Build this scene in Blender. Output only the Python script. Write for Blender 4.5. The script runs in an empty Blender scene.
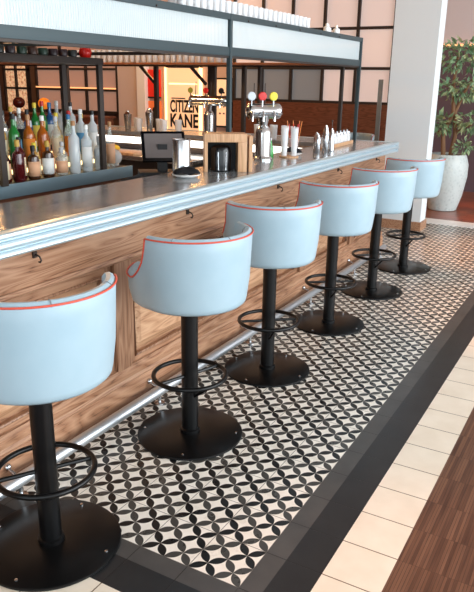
import bpy, bmesh, math, random
from mathutils import Vector, Matrix
random.seed(7)
S = bpy.context.scene
COL = S.collection
PI = math.pi

# ------------------------------------------------------------------ colour and material helpers
def lin(c):
    return tuple(((v/255)/12.92 if v/255 <= .04045 else ((v/255+.055)/1.055)**2.4) for v in c)
def rgba(c, a=1): return (*lin(c), a)

def pbr(name, col, rough=.5, metal=0, trans=0, alpha=1, emit=None, es=0, coat=0, spec=.5, ior=1.45):
    m = bpy.data.materials.new(name); m.use_nodes = True
    b = m.node_tree.nodes['Principled BSDF']
    b.inputs['Base Color'].default_value = rgba(col)
    b.inputs['Roughness'].default_value = rough
    b.inputs['Metallic'].default_value = metal
    b.inputs['Transmission Weight'].default_value = trans
    b.inputs['Alpha'].default_value = alpha
    b.inputs['IOR'].default_value = ior
    b.inputs['Coat Weight'].default_value = coat
    b.inputs['Specular IOR Level'].default_value = spec
    if emit:
        b.inputs['Emission Color'].default_value = rgba(emit)
        b.inputs['Emission Strength'].default_value = es
    return m

class NT:
    def __init__(s, m):
        s.m = m; s.n = m.node_tree.nodes; s.l = m.node_tree.links; s.b = s.n['Principled BSDF']
    def math(s, op, a, b=None, c=None, clamp=False):
        n = s.n.new('ShaderNodeMath'); n.operation = op; n.use_clamp = clamp
        for i, v in enumerate((a, b, c)):
            if v is None: continue
            if isinstance(v, (int, float)): n.inputs[i].default_value = v
            else: s.l.new(v, n.inputs[i])
        return n.outputs[0]
    def coord(s, scale=(1, 1, 1), rot=(0, 0, 0), loc=(0, 0, 0)):
        t = s.n.new('ShaderNodeTexCoord'); mp = s.n.new('ShaderNodeMapping')
        mp.inputs['Scale'].default_value = scale; mp.inputs['Rotation'].default_value = rot; mp.inputs['Location'].default_value = loc
        s.l.new(t.outputs['Object'], mp.inputs[0]); return mp.outputs[0]
    def noise(s, vec, scale=5, detail=4, rough=.55, dist=0):
        n = s.n.new('ShaderNodeTexNoise'); s.l.new(vec, n.inputs['Vector'])
        n.inputs['Scale'].default_value = scale; n.inputs['Detail'].default_value = detail
        n.inputs['Roughness'].default_value = rough; n.inputs['Distortion'].default_value = dist
        return n.outputs[0]
    def ramp(s, f, stops):
        n = s.n.new('ShaderNodeValToRGB'); s.l.new(f, n.inputs[0]); e = n.color_ramp.elements
        while len(e) < len(stops): e.new(.5)
        for k, (p, c) in zip(e, stops): k.position = p; k.color = rgba(c)
        return n.outputs[0]
    def mix(s, f, a, b, mode='MIX'):
        n = s.n.new('ShaderNodeMix'); n.data_type = 'RGBA'; n.blend_type = mode
        for i, v in ((0, f), (6, a), (7, b)):
            if isinstance(v, (int, float)): n.inputs[i].default_value = v
            elif isinstance(v, tuple): n.inputs[i].default_value = rgba(v)
            else: s.l.new(v, n.inputs[i])
        return n.outputs[2]
    def bump(s, h, strength=.3, dist=.01):
        n = s.n.new('ShaderNodeBump'); n.inputs['Strength'].default_value = strength
        n.inputs['Distance'].default_value = dist; s.l.new(h, n.inputs['Height'])
        s.l.new(n.outputs[0], s.b.inputs['Normal'])
    def color(s, c): s.l.new(c, s.b.inputs['Base Color'])

def wood(name, dark, mid, light, axis='x', rough=.45, scale=1.0, ring=11):
    m = pbr(name, mid, rough); t = NT(m)
    k = {'x': (.9, 8, 8), 'y': (8, .9, 8), 'z': (8, 8, .9)}[axis]
    v = t.coord(tuple(q*scale for q in k))
    w = t.noise(v, 1.1, 2, .5, .6)
    bands = t.math('FRACT', t.math('MULTIPLY', w, ring))
    tri = t.math('ABSOLUTE', t.math('SUBTRACT', t.math('MULTIPLY', bands, 2), 1))
    fine = t.noise(t.coord(tuple(q*scale*(9 if q > 1 else 2) for q in k)), 2, 3, .6)
    f = t.math('ADD', t.math('MULTIPLY', tri, .42), t.math('MULTIPLY', fine, .75))
    t.color(t.ramp(f, [(.22, dark), (.42, mid), (.8, light)])); t.bump(fine, .12, .004)
    return m

M = {}
# patterned cement tile
def tile_material():
    m = pbr('patterned_cement_tile', (225, 215, 200), .32); t = NT(m)
    sx = t.n.new('ShaderNodeSeparateXYZ'); tc = t.n.new('ShaderNodeTexCoord'); t.l.new(tc.outputs['Object'], sx.inputs[0])
    u = t.math('MULTIPLY', sx.outputs[0], 5); v = t.math('MULTIPLY', sx.outputs[1], 5)
    p = t.math('MULTIPLY', t.math('ADD', u, v), 2); q = t.math('MULTIPLY', t.math('SUBTRACT', u, v), 2)
    def leaf(a, b):
        ra = t.math('ROUND', a); d = t.math('ABSOLUTE', t.math('SUBTRACT', a, ra))
        w = t.math('MULTIPLY', t.math('POWER', t.math('ABSOLUTE', t.math('SINE', t.math('MULTIPLY', b, PI))), .8), .225)
        inside = t.math('MULTIPLY', t.math('SUBTRACT', w, d), 60, clamp=True)
        odd = t.math('ABSOLUTE', t.math('SUBTRACT', t.math('MODULO', t.math('ADD', ra, 400), 2), 0))
        return inside, odd
    la, oa = leaf(p, q); lb, ob = leaf(q, p)
    n = t.noise(t.coord((1, 1, 1)), 9, 5)
    base = t.ramp(n, [(.3, (226, 220, 208)), (.7, (246, 240, 230))])
    dark, grey = (22, 23, 24), (64, 63, 60)
    c = t.mix(la, base, t.mix(oa, dark, grey))
    c = t.mix(lb, c, t.mix(ob, grey, dark))
    def edge(x):
        return t.math('GREATER_THAN', t.math('ABSOLUTE', t.math('SUBTRACT', t.math('FRACT', x), .5)), .4915)
    g = t.math('MAXIMUM', edge(u), edge(v))
    c = t.mix(t.math('MULTIPLY', g, .75), c, (92, 86, 80)); t.color(c)
    t.l.new(t.math('ADD', t.math('MULTIPLY', n, .18), .2), t.b.inputs['Roughness'])
    t.bump(t.math('SUBTRACT', 1, g), .3, .002)
    return m
def plain_tile(name, a, b, rough=.35, off=0, grout=(60, 55, 50), axis=0, both=False):
    m = pbr(name, a, rough); t = NT(m)
    sx = t.n.new('ShaderNodeSeparateXYZ'); tc = t.n.new('ShaderNodeTexCoord'); t.l.new(tc.outputs['Object'], sx.inputs[0])
    def e(ax):
        u = t.math('ADD', t.math('MULTIPLY', sx.outputs[ax], 5), off)
        return t.math('GREATER_THAN', t.math('ABSOLUTE', t.math('SUBTRACT', t.math('FRACT', u), .5)), .489)
    g = e(axis)
    if both: g = t.math('MAXIMUM', g, e(1-axis))
    n = t.noise(t.coord(), 6, 5)
    t.color(t.mix(g, t.ramp(n, [(.3, a), (.7, b)]), grout)); t.bump(t.math('SUBTRACT', 1, g), .3, .002)
    return m
def parquet():
    m = pbr('strip_parquet', (90, 50, 35), .34); t = NT(m)
    v = t.coord((1, 1, 1))
    br = t.n.new('ShaderNodeTexBrick'); t.l.new(v, br.inputs['Vector'])
    br.inputs['Scale'].default_value = 1; br.inputs['Brick Width'].default_value = .2; br.inputs['Row Height'].default_value = .011
    br.inputs['Mortar Size'].default_value = .0009; br.offset = .0; br.inputs['Bias'].default_value = 0
    br.inputs['Color1'].default_value = rgba((70, 42, 31)); br.inputs['Color2'].default_value = rgba((134, 96, 74)); br.inputs['Mortar'].default_value = rgba((32, 20, 15))
    n = t.noise(t.coord((3, 60, 1)), 1, 4)
    t.color(t.mix(.5, br.outputs[0], t.ramp(n, [(.3, (62, 37, 27)), (.7, (122, 84, 62))]), 'MIX'))
    t.bump(n, .15, .002); return m
def plank_floor():
    m = pbr('dark_red_plank_floor', (110, 60, 45), .3); t = NT(m)
    br = t.n.new('ShaderNodeTexBrick'); t.l.new(t.coord((1, 1, 1), (0, 0, PI/2)), br.inputs['Vector'])
    br.inputs['Scale'].default_value = 1; br.inputs['Brick Width'].default_value = 1.4; br.inputs['Row Height'].default_value = .14; br.inputs['Mortar Size'].default_value = .003
    br.inputs['Color1'].default_value = rgba((128, 74, 56)); br.inputs['Color2'].default_value = rgba((146, 90, 68)); br.inputs['Mortar'].default_value = rgba((50, 28, 22))
    t.color(br.outputs[0]); return m
M['tile'] = tile_material()
M['grey_tile'] = plain_tile('charcoal_grey_tile', (66, 65, 64), (80, 78, 76), .33, grout=(45, 43, 42))
M['grey_tile_y'] = plain_tile('charcoal_grey_tile_cross', (66, 65, 64), (80, 78, 76), .33, grout=(45, 43, 42), axis=1)
M['black_tile'] = plain_tile('black_tile', (32, 33, 35), (41, 42, 43), .3, grout=(30, 30, 30))
M['black_tile_y'] = plain_tile('black_tile_cross', (32, 33, 35), (41, 42, 43), .3, grout=(30, 30, 30), axis=1)
M['cream_tile'] = plain_tile('cream_tile', (228, 214, 194), (240, 228, 210), .3, grout=(110, 88, 66))
M['cream_tile_y'] = plain_tile('cream_tile_cross', (228, 214, 194), (240, 228, 210), .3, grout=(110, 88, 66), axis=1)
M['parquet'] = parquet(); M['planks'] = plank_floor()
M['marble'] = pbr('white_marble_threshold', (250, 248, 244), .3)
M['oak_x'] = wood('oak_grain_along', (78, 48, 34), (156, 112, 84), (184, 142, 112), 'x', .38)
M['oak_z'] = wood('oak_grain_upright', (68, 42, 30), (138, 98, 72), (168, 128, 100), 'z', .38)
M['oak_lit'] = wood('oak_field_panel', (116, 76, 52), (182, 136, 102), (206, 164, 130), 'x', .38)  # paler oak copy; lit look of the raised panels put into the colour
M['dado'] = wood('dark_red_wood', (66, 36, 24), (98, 56, 38), (118, 72, 52), 'y', .4)
M['tan_wood'] = wood('tan_wood', (165, 120, 82), (196, 150, 110), (215, 172, 134), 'z')
M['copper_wood'] = wood('copper_brown_board', (96, 54, 34), (140, 84, 54), (170, 108, 74), 'y')
M['leather'] = pbr('pale_blue_leather', (172, 196, 207), .42)
t = NT(M['leather']); n_ = t.noise(t.coord(), 3, 4); t.color(t.ramp(n_, [(.3, (155, 181, 194)), (.75, (175, 196, 206))])); t.bump(t.noise(t.coord(), 260, 2), .12, .0006)
M['piping'] = pbr('red_piping', (214, 84, 64), .5)
M['seam'] = pbr('seam_thread', (140, 145, 150), .7)
M['black_steel'] = pbr('black_powder_coated_steel', (9, 9, 10), .3, spec=.35)
M['zinc'] = pbr('zinc', (172, 178, 182), .2, .55)
t = NT(M['zinc']); n_ = t.noise(t.coord((2, 6, 6)), 4, 5); t.color(t.ramp(n_, [(.3, (158, 164, 168)), (.7, (188, 193, 197))])); t.l.new(t.math('ADD', t.math('MULTIPLY', n_, .2), .1), t.b.inputs['Roughness'])
M['nose'] = pbr('ribbed_zinc_edge', (206, 224, 232), .3, .5)
M['steel'] = pbr('brushed_steel', (200, 202, 205), .22, 1)
M['satin'] = pbr('satin_steel', (205, 208, 212), .36, .85)
M['chrome'] = pbr('chrome', (225, 228, 230), .07, 1)
M['gunmetal'] = pbr('grey_green_painted_steel', (58, 72, 76), .45, .2)
M['dark_metal'] = pbr('dark_bronze_steel', (62, 54, 50), .45, .4)
M['fascia'] = pbr('blue_grey_zinc_fascia', (140, 164, 176), .35, .6)
M['black'] = pbr('matt_black_plastic', (20, 20, 22), .5)
M['black_gloss'] = pbr('gloss_black_plastic', (14, 14, 17), .15)
M['cloth'] = pbr('black_napkin_cloth', (18, 19, 24), .9)
M['china'] = pbr('white_china', (240, 240, 238), .2)
M['screen'] = pbr('grey_screen', (120, 112, 110), .25)
M['white_paint'] = pbr('white_paint', (236, 238, 240), .55)
M['pillar'] = pbr('pale_grey_painted_plaster', (222, 228, 230), .6)
M['plaster'] = pbr('warm_beige_plaster', (196, 170, 156), .8)
M['pinkgrey'] = pbr('pinkish_grey_plaster', (206, 192, 190), .8)
M['purple'] = pbr('dark_aubergine_panelling', (92, 74, 80), .45)
M['ceil'] = pbr('ceiling_paint', (205, 196, 190), .9)
M['darkwall'] = pbr('dark_brown_wall', (96, 72, 62), .7)
M['frame'] = pbr('black_window_frame', (38, 30, 28), .5)
M['pane_pink'] = pbr('frosted_pane_warm', (204, 188, 182), .28, emit=(220, 198, 190), es=.42)
M['pane_grey'] = pbr('frosted_pane_grey', (120, 122, 124), .22, emit=(136, 136, 136), es=.28)
M['pane_brown'] = pbr('frosted_pane_brown', (150, 118, 104), .22, emit=(176, 138, 120), es=.42)
M['pane_amber'] = pbr('amber_mottled_pane', (200, 160, 120), .3, emit=(230, 180, 140), es=.6)
t = NT(M['pane_amber']); n_ = t.noise(t.coord(), 18, 5); t.color(t.ramp(n_, [(.35, (150, 104, 70)), (.65, (236, 200, 160))]))
t.l.new(t.ramp(n_, [(.35, (180, 122, 84)), (.65, (245, 205, 165))]), t.b.inputs['Emission Color'])
M['warm_led'] = pbr('warm_led', (255, 200, 140), .5, emit=(255, 205, 150), es=2.2)
M['soft_led'] = pbr('amber_led_line', (255, 190, 130), .5, emit=(255, 180, 120), es=1.0)
M['honey_led'] = pbr('honey_led', (255, 226, 170), .5, emit=(255, 222, 160), es=2.6)
M['lit_steel_glow'] = pbr('lit_steel_glow', (255, 255, 250), .5, emit=(255, 250, 240), es=2.6)  # emission stands for light on the backsplash steel
M['poster'] = pbr('cream_poster', (240, 205, 165), .5, emit=(250, 205, 160), es=.5)
M['ink'] = pbr('black_ink', (14, 10, 10), .6)
M['red_print'] = pbr('red_print', (205, 36, 22), .5, emit=(225, 40, 20), es=.25)
M['orange_print'] = pbr('orange_print', (226, 112, 60), .5, emit=(230, 120, 60), es=.25)
def fluted():
    m = pbr('fluted_frosted_glass', (214, 232, 236), .22, trans=.35, coat=.4, ior=1.3); t = NT(m)
    sx = t.n.new('ShaderNodeSeparateXYZ'); tc = t.n.new('ShaderNodeTexCoord'); t.l.new(tc.outputs['Object'], sx.inputs[0])
    w = t.math('ABSOLUTE', t.math('SINE', t.math('MULTIPLY', t.math('ADD', sx.outputs[0], sx.outputs[1]), PI/.016)))
    t.bump(w, .6, .004); t.color(t.mix(t.math('MULTIPLY', w, .5), (236, 244, 246), (196, 220, 226))); return m
M['fluted'] = fluted()
M['glass'] = pbr('clear_glass', (238, 242, 244), .04, alpha=.32, spec=1)
M['frost_glass'] = pbr('misted_glass', (244, 246, 248), .12, alpha=.55, spec=.8)
M['pot'] = pbr('mottled_stone_glaze', (176, 188, 186), .4)
t = NT(M['pot']); vo = t.n.new('ShaderNodeTexVoronoi'); t.l.new(t.coord((1, 1, 1)), vo.inputs[0]); vo.inputs['Scale'].default_value = 26
t.color(t.mix(t.noise(t.coord(), 7, 4), t.ramp(vo.outputs[0], [(.05, (168, 180, 180)), (.5, (206, 214, 212))]), (186, 196, 194))); t.bump(vo.outputs[0], .4, .006)
M['soil'] = pbr('soil', (50, 38, 30), .95)
M['bark'] = pbr('pale_brown_bark', (132, 98, 70), .8)
M['leaf'] = pbr('green_leaf', (84, 122, 78), .4)
t = NT(M['leaf']); n_ = t.noise(t.coord(), 5, 3); t.color(t.ramp(n_, [(.3, (66, 104, 74)), (.5, (118, 150, 112)), (.7, (196, 200, 150))]))

# ------------------------------------------------------------------ mesh helpers
class MB:
    def __init__(s): s.bm = bmesh.new()
    def box(s, x0, x1, y0, y1, z0, z1, bevel=0, mat=None):
        vs = [s.bm.verts.new((x, y, z)) for x in (x0, x1) for y in (y0, y1) for z in (z0, z1)]
        fs = [(0, 1, 3, 2), (4, 6, 7, 5), (0, 4, 5, 1), (2, 3, 7, 6), (0, 2, 6, 4), (1, 5, 7, 3)]
        faces = [s.bm.faces.new([vs[i] for i in f]) for f in fs]
        if bevel:
            es = list({e for f in faces for e in f.edges})
            r = bmesh.ops.bevel(s.bm, geom=es, offset=bevel, segments=2, profile=.7, affect='EDGES')
            vs = list({v for v in vs if v.is_valid} | {v for f in r['faces'] for v in f.verts})
        if mat:
            for v in vs: v.co = mat @ v.co
        return s
    def tube(s, pts, r, n=12, closed=False, caps=True):
        pts = [Vector(p) for p in pts]; N = len(pts); rs = r if isinstance(r, (list, tuple)) else [r]*N
        rings = []; up = None
        for i, p in enumerate(pts):
            a = pts[(i-1) % N] if (closed or i > 0) else p; b = pts[(i+1) % N] if (closed or i < N-1) else p
            d = (b-a).normalized()
            if up is None:
                up = Vector((0, 0, 1)) if abs(d.z) < .9 else Vector((1, 0, 0))
            x = up.cross(d).normalized(); y = d.cross(x).normalized(); up = y
            rings.append([s.bm.verts.new(p + rs[i]*(math.cos(2*PI*k/n)*x + math.sin(2*PI*k/n)*y)) for k in range(n)])
        for i in range(N if closed else N-1):
            A, B = rings[i], rings[(i+1) % N]
            for k in range(n): s.bm.faces.new((A[k], A[(k+1) % n], B[(k+1) % n], B[k]))
        if not closed and caps:
            s.bm.faces.new(rings[0][::-1]); s.bm.faces.new(rings[-1])
        return s
    def lathe(s, prof, c=(0, 0, 0), n=32, cap=True):
        rings = []
        for r, z in prof:
            rings.append([s.bm.verts.new((c[0]+r*math.cos(2*PI*k/n), c[1]+r*math.sin(2*PI*k/n), c[2]+z)) for k in range(n)] if r > 1e-6
                         else [s.bm.verts.new((c[0], c[1], c[2]+z))])
        for A, B in zip(rings, rings[1:]):
            for k in range(n):
                k2 = (k+1) % n
                if len(A) == 1 and len(B) == 1: continue
                if len(A) == 1: s.bm.faces.new((A[0], B[k2], B[k]))
                elif len(B) == 1: s.bm.faces.new((A[k], A[k2], B[0]))
                else: s.bm.faces.new((A[k], A[k2], B[k2], B[k]))
        if cap:
            if len(rings[0]) > 1: s.bm.faces.new(rings[0][::-1])
            if len(rings[-1]) > 1: s.bm.faces.new(rings[-1])
        return s
    def prism(s, prof, a0, a1, axis='x'):
        # prof: closed list of (u, v); extruded along axis; axis x -> (a,u,v), y -> (u,a,v)
        f = (lambda a, u, v: (a, u, v)) if axis == 'x' else (lambda a, u, v: (u, a, v))
        A = [s.bm.verts.new(f(a0, *p)) for p in prof]; B = [s.bm.verts.new(f(a1, *p)) for p in prof]
        n = len(prof)
        for i in range(n): s.bm.faces.new((A[i], A[(i+1) % n], B[(i+1) % n], B[i]))
        s.bm.faces.new(A[::-1]); s.bm.faces.new(B); return s
    def sphere(s, c, r, sc=(1, 1, 1), u=20, v=12):
        bmesh.ops.create_uvsphere(s.bm, u_segments=u, v_segments=v, radius=r, matrix=Matrix.Translation(c) @ Matrix.Diagonal((*sc, 1)))
        return s
    def mesh(s, name, mat, smooth=True):
        bmesh.ops.recalc_face_normals(s.bm, faces=s.bm.faces)
        me = bpy.data.meshes.new(name); s.bm.to_mesh(me); s.bm.free()
        if mat: me.materials.append(mat)
        if smooth:
            for p in me.polygons: p.use_smooth = True
            try: me.set_sharp_from_angle(angle=math.radians(38))
            except Exception: pass
        return me
    def build(s, name, mat, parent=None, smooth=True):
        o = bpy.data.objects.new(name, s.mesh(name, mat, smooth)); COL.objects.link(o)
        if parent: o.parent = parent
        return o

def tag(o, label, cat, group=None, kind=None):
    o['label'] = label; o['category'] = cat
    if group: o['group'] = group
    if kind: o['kind'] = kind
    return o
def thing(name, label, cat, loc=(0, 0, 0), rz=0, group=None):
    o = bpy.data.objects.new(name, None); COL.objects.link(o); o.empty_display_size = .1
    o.location = loc; o.rotation_euler = (0, 0, rz); return tag(o, label, cat, group)
def struct(o, label, cat='room'):
    o['kind'] = 'structure'; o['label'] = label; o['category'] = cat; return o
def dup(o, parent=None):
    c = o.copy(); COL.objects.link(c)
    if parent: c.parent = parent
    for ch in list(o.children): dup(ch, c)
    return c
ORD = ['leftmost', 'second', 'third', 'fourth', 'fifth', 'sixth', 'seventh', 'eighth', 'ninth', 'tenth', 'eleventh', 'twelfth', 'thirteenth', 'fourteenth', 'fifteenth', 'sixteenth', 'seventeenth', 'eighteenth', 'nineteenth', 'twentieth']
def nth(i): return 'leftmost' if i == 0 else ORD[i] + ' from the left'

# ------------------------------------------------------------------ setting
def slab(name, x0, x1, y0, y1, z0, z1, mat, label, cat='floor'):
    return struct(MB().box(x0, x1, y0, y1, z0, z1).build(name, mat, smooth=False), label, cat)
WX = 9.2
XE = 6.38
slab('floor', 0, XE, 0, 7, -.05, 0, M['tile'], 'black and cream petal patterned cement tile floor along the bar')
slab('trim_1', -.077, XE, -.077, 0, -.05, 0, M['grey_tile'], 'grey tile border along the long side of the pattern', 'floor border')
slab('trim_2', -.077, 0, 0, 7, -.05, 0, M['grey_tile_y'], 'grey tile border across the near end of the pattern', 'floor border')
slab('trim_3', -.21, XE, -.21, -.077, -.05, 0, M['black_tile'], 'black tile border along the long side of the pattern', 'floor border')
slab('trim_4', -.21, -.077, -.077, 7, -.05, 0, M['black_tile_y'], 'black tile border across the near end of the pattern', 'floor border')
slab('trim_5', -.41, XE, -.41, -.21, -.05, 0, M['cream_tile'], 'cream square tile row beside the dark border', 'floor border')
slab('trim_6', -.41, -.21, -.21, 7, -.05, 0, M['cream_tile_y'], 'cream square tile row across the near end', 'floor border')
slab('floor_wood_near', -6, XE, -6, -.41, -.05, 0, M['parquet'], 'brown strip parquet floor beside the cream tiles')
slab('floor_wood_end', -6, -.41, -.41, 7, -.05, 0, M['parquet'], 'brown strip parquet floor at the near end of the bar')
slab('trim_7', XE, XE+.3, -6, 7, -.05, .004, M['marble'], 'white stone threshold strip across the far end of the tiles', 'floor border')
slab('floor_wood_far', XE+.3, WX+.2, -6, 7, -.05, 0, M['planks'], 'reddish brown plank floor beyond the white threshold')
slab('floor_wood_back', -6, WX+.2, 7, 13, -.05, 0, M['planks'], 'dark plank floor behind the bar island')
slab('ceiling', -6, WX+.2, -6, 13.2, 3.9, 4.0, M['ceil'], 'plain pale ceiling', 'ceiling')
slab('wall_back', WX, WX+.2, -6, 2.44, 0, 2.12, M['purple'], 'dark aubergine wall behind the potted tree', 'wall')
slab('wall_back_upper', WX, WX+.2, -6, 2.44, 2.12, 3.9, M['pinkgrey'], 'pinkish grey upper wall above the potted tree', 'wall')
slab('wall_back_dado', WX-.06, WX+.2, 2.44, 5.3, 0, 1.25, M['dado'], 'dark red wood panelling below the window grid', 'wall')
slab('wall_back_middle', WX+.02, WX+.2, 5.3, 7.39, 0, 3.9, M['plaster'], 'beige wall carrying the posters', 'wall')
slab('wall_back_left', WX-.02, WX+.2, 7.39, 7.93, 0, 3.9, M['pinkgrey'], 'beige wall strip beside the white pier', 'wall')
slab('wall_back_far', WX+.1, WX+.2, 7.93, 13.2, 0, 3.9, M['darkwall'], 'brown far wall around the left windows', 'wall')
slab('wall_back_pier', WX-.12, WX+.02, 7.2, 7.39, 0, 3.9, M['white_paint'], 'narrow white pier on the back wall', 'wall')
slab('wall_left', -6, WX+.2, 13, 13.2, 0, 3.9, M['darkwall'], 'brown side wall beyond the bar', 'wall')
slab('wall_rear', -6, -5.8, 1.5, 13, 0, 3.9, M['plaster'], 'plaster wall behind the camera', 'wall')
slab('wall_pillar', 5.87, 6.10, .98, 1.46, 0, 3.9, M['pillar'], 'square white pillar at the far end of the bar', 'pillar')
slab('baseboard_pillar', 5.85, 6.115, .965, 1.48, 0, .10, M['oak_x'], 'wood skirting block round the foot of the white pillar', 'skirting')
# warm lamp strip where the upper wall begins
o = MB().box(WX-.05, WX, -6, 2.4, 2.12, 2.15).build('light_strip', M['soft_led'], smooth=False)
tag(o, 'warm orange light strip along the wall behind the potted tree', 'light')

def window(name, ys, zs, x, mats, label, t=.022):
    """ys / zs: positions of the bars; mats[row] -> list of pane materials left (low y) to right"""
    f = MB()
    for y in ys: f.box(x-.05, x+.03, y-t, y+t, zs[0]-t, zs[-1]+t)
    for z in zs: f.box(x-.045, x+.028, ys[0]-t, ys[-1]+t, z-t, z+t)
    root = f.build(name, M['frame'], smooth=False); struct(root, label, 'window')
    for j in range(len(zs)-1):
        for i in range(len(ys)-1):
            MB().box(x, x+.012, ys[i]+t, ys[i+1]-t, zs[j]+t, zs[j+1]-t).build('window_pane', mats(i, j), root, smooth=False)
    return root
ys = [2.47, 3.06, 3.63, 4.2, 4.75, 5.3]
window('window_1', ys, [1.27, 1.8, 2.4, 3.1, 3.85], WX, lambda i, j: M['pane_grey'] if (j == 0 and i >= 2) else M['pane_pink'], 'large black framed grid window above the dark red panelling')
window('window_2', [7.95, 8.75, 9.42, 10.12], [.94, 1.36, 1.76, 2.3, 3.0], WX+.02, lambda i, j: M['pane_brown'], 'black framed grid window with brown panes at the left')
window('window_3', [10.38, 10.72, 11.07], [.85, 1.36, 1.74, 2.3], WX+.02, lambda i, j: M['pane_amber'], 'small four pane window with mottled amber glass')
slab('wall_back_backing', WX+.03, WX+.2, 2.44, 5.3, 1.25, 3.9, M['plaster'], 'wall behind the window grid', 'wall')
o = MB().box(WX-.06, WX-.03, 7.97, 10.1, 1.385, 1.41).build('light_strip', M['soft_led'], smooth=False)
tag(o, 'amber light line across the brown paned window', 'light')

# posters on the back wall
def text_part(txt, yl, z, height, width, x, parent):
    cu = bpy.data.curves.new('lettering', 'FONT'); cu.body = txt; cu.extrude = .002; cu.offset = .03
    ob = bpy.data.objects.new('tmp', cu); COL.objects.link(ob); bpy.context.view_layer.update()
    me = bpy.data.meshes.new_from_object(ob); bpy.data.objects.remove(ob)
    xs = [v.co.x for v in me.vertices]; zs = [v.co.y for v in me.vertices]
    x0, x1, z0, z1 = min(xs), max(xs), min(zs), max(zs)
    for v in me.vertices:
        u = (v.co.x-x0)/(x1-x0)*width; w = (v.co.y-z0)/(z1-z0)*height
        v.co = Vector((x - v.co.z, yl-u, z+w))
    me.materials.clear(); me.materials.append(M['ink'])
    o = bpy.data.objects.new('lettering', me); COL.objects.link(o); o.parent = parent; return o
P = thing('poster', 'backlit cream poster with bold black title lettering on the back wall', 'poster', (WX, 6.39, .66))
def rel(o, root):
    o.location = o.location - root.location; return o
pp = MB().box(WX-.03, WX+.02, 6.03, 6.76, .68, 1.79).build('poster_sheet', M['poster'], P, False); rel(pp, P)
for y in (6.01, 6.775):
    rel(MB().box(WX-.05, WX+.02, y-.018, y+.018, .66, 1.81).build('light_edge', M['warm_led'], P, False), P)
for z in (.655, 1.815):
    rel(MB().box(WX-.05, WX+.02, 5.99, 6.79, z-.02, z+.02).build('frame_rail', M['frame'], P, False), P)
rel(MB().box(WX-.034, WX-.03, 6.08, 6.7, 1.50, 1.525).build('light_line', M['warm_led'], P, False), P)
rel(text_part('CITIZEN', 6.68, 1.0, .23, .63, WX-.032, P), P)
rel(text_part('KANE', 6.68, .73, .25, .63, WX-.032, P), P)
rel(MB().box(WX-.033, WX-.03, 6.34, 6.65, 1.245, 1.265).build('caption_line', M['ink'], P, False), P)
for (z0, z1, mt, lb) in ((1.27, 1.76, 'red_print', 'glossy red picture with a pale swirl hung above the orange one'), (.66, 1.19, 'orange_print', 'orange picture with a dark standing figure below the red one')):
    pc = thing('picture', lb, 'picture', (WX, 7.06, z0))
    rel(MB().box(WX-.03, WX+.02, 6.92, 7.19, z0, z1).build('picture_sheet', M[mt], pc, False), pc)
    rel(MB().box(WX-.04, WX+.02, 6.92, 7.19, z0-.03, z0).build('frame_rail', M['frame'], pc, False), pc)
    d = MB()
    if mt == 'red_print': d.tube([(WX-.034, 7.0, 1.66), (WX-.034, 7.06, 1.6), (WX-.034, 7.03, 1.5), (WX-.034, 6.97, 1.44)], .014, 6); rel(d.build('swirl', M['orange_print'], pc), pc)
    else:
        d.sphere((WX-.03, 7.05, 1.02), .05, (.2, 1, 1.2)); d.tube([(WX-.03, 7.05, .98), (WX-.03, 7.04, .68)], [.04, .09], 10); rel(d.build('figure', M['ink'], pc), pc)
mb = thing('menu_board', 'cream wall menu board with rows of small dark symbols beside the poster', 'sign', (WX, 5.48, .75))
rel(MB().box(WX-.03, WX+.02, 5.36, 5.66, .8, 1.6).build('board_panel', M['poster'], mb, False), mb)
rel(MB().box(WX-.035, WX+.02, 5.34, 5.36, .78, 1.62).box(WX-.035, WX+.02, 5.66, 5.68, .78, 1.62).box(WX-.035, WX+.02, 5.34, 5.68, 1.6, 1.63).box(WX-.035, WX+.02, 5.34, 5.68, .77, .8).build('board_frame', M['frame'], mb, False), mb)
d = MB()
for j in range(4):
    for i in range(3): d.box(WX-.033, WX-.03, 5.41+i*.08, 5.44+i*.08, 1.0+j*.12, 1.03+j*.12)
rel(d.build('board_marks', M['ink'], mb, False), mb)

# sideboard far left, with globes standing in for unclear round shapes
sb = thing('sideboard', 'low dark sideboard along the back wall under the left windows', 'sideboard', (8.85, 9.6, 0))
MB().box(-.25, .25, -1.6, 2.2, .08, .84, .01).build('cabinet_body', M['dado'], sb)
MB().box(-.28, .27, -1.64, 2.24, .84, .88, .005).build('sideboard_top', M['dado'], sb)
for y in (-1.5, 0, 2.1):
    for x in (-.2, .2): MB().box(x-.03, x+.03, y-.03, y+.03, 0, .08).build('leg', M['dado'], sb)
for (y, lb, c, e) in ((9.55, 'round amber glowing globe on the sideboard behind the bottles', (226, 130, 40), .5), (10.27, 'round dark maroon globe on the sideboard left of the amber one', (70, 26, 24), 0)):
    L = thing('round_globe', lb, 'lamp', (8.8, y, .88))
    MB().lathe([(.07, 0), (.07, .015), (.02, .03), (.018, .1)], n=20).build('globe_base', M['dark_metal'], L)
    MB().sphere((0, 0, .2), .125, (1, 1, .92)).build('globe_ball', pbr('globe_glass', c, .2, emit=c, es=e), L)

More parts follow.
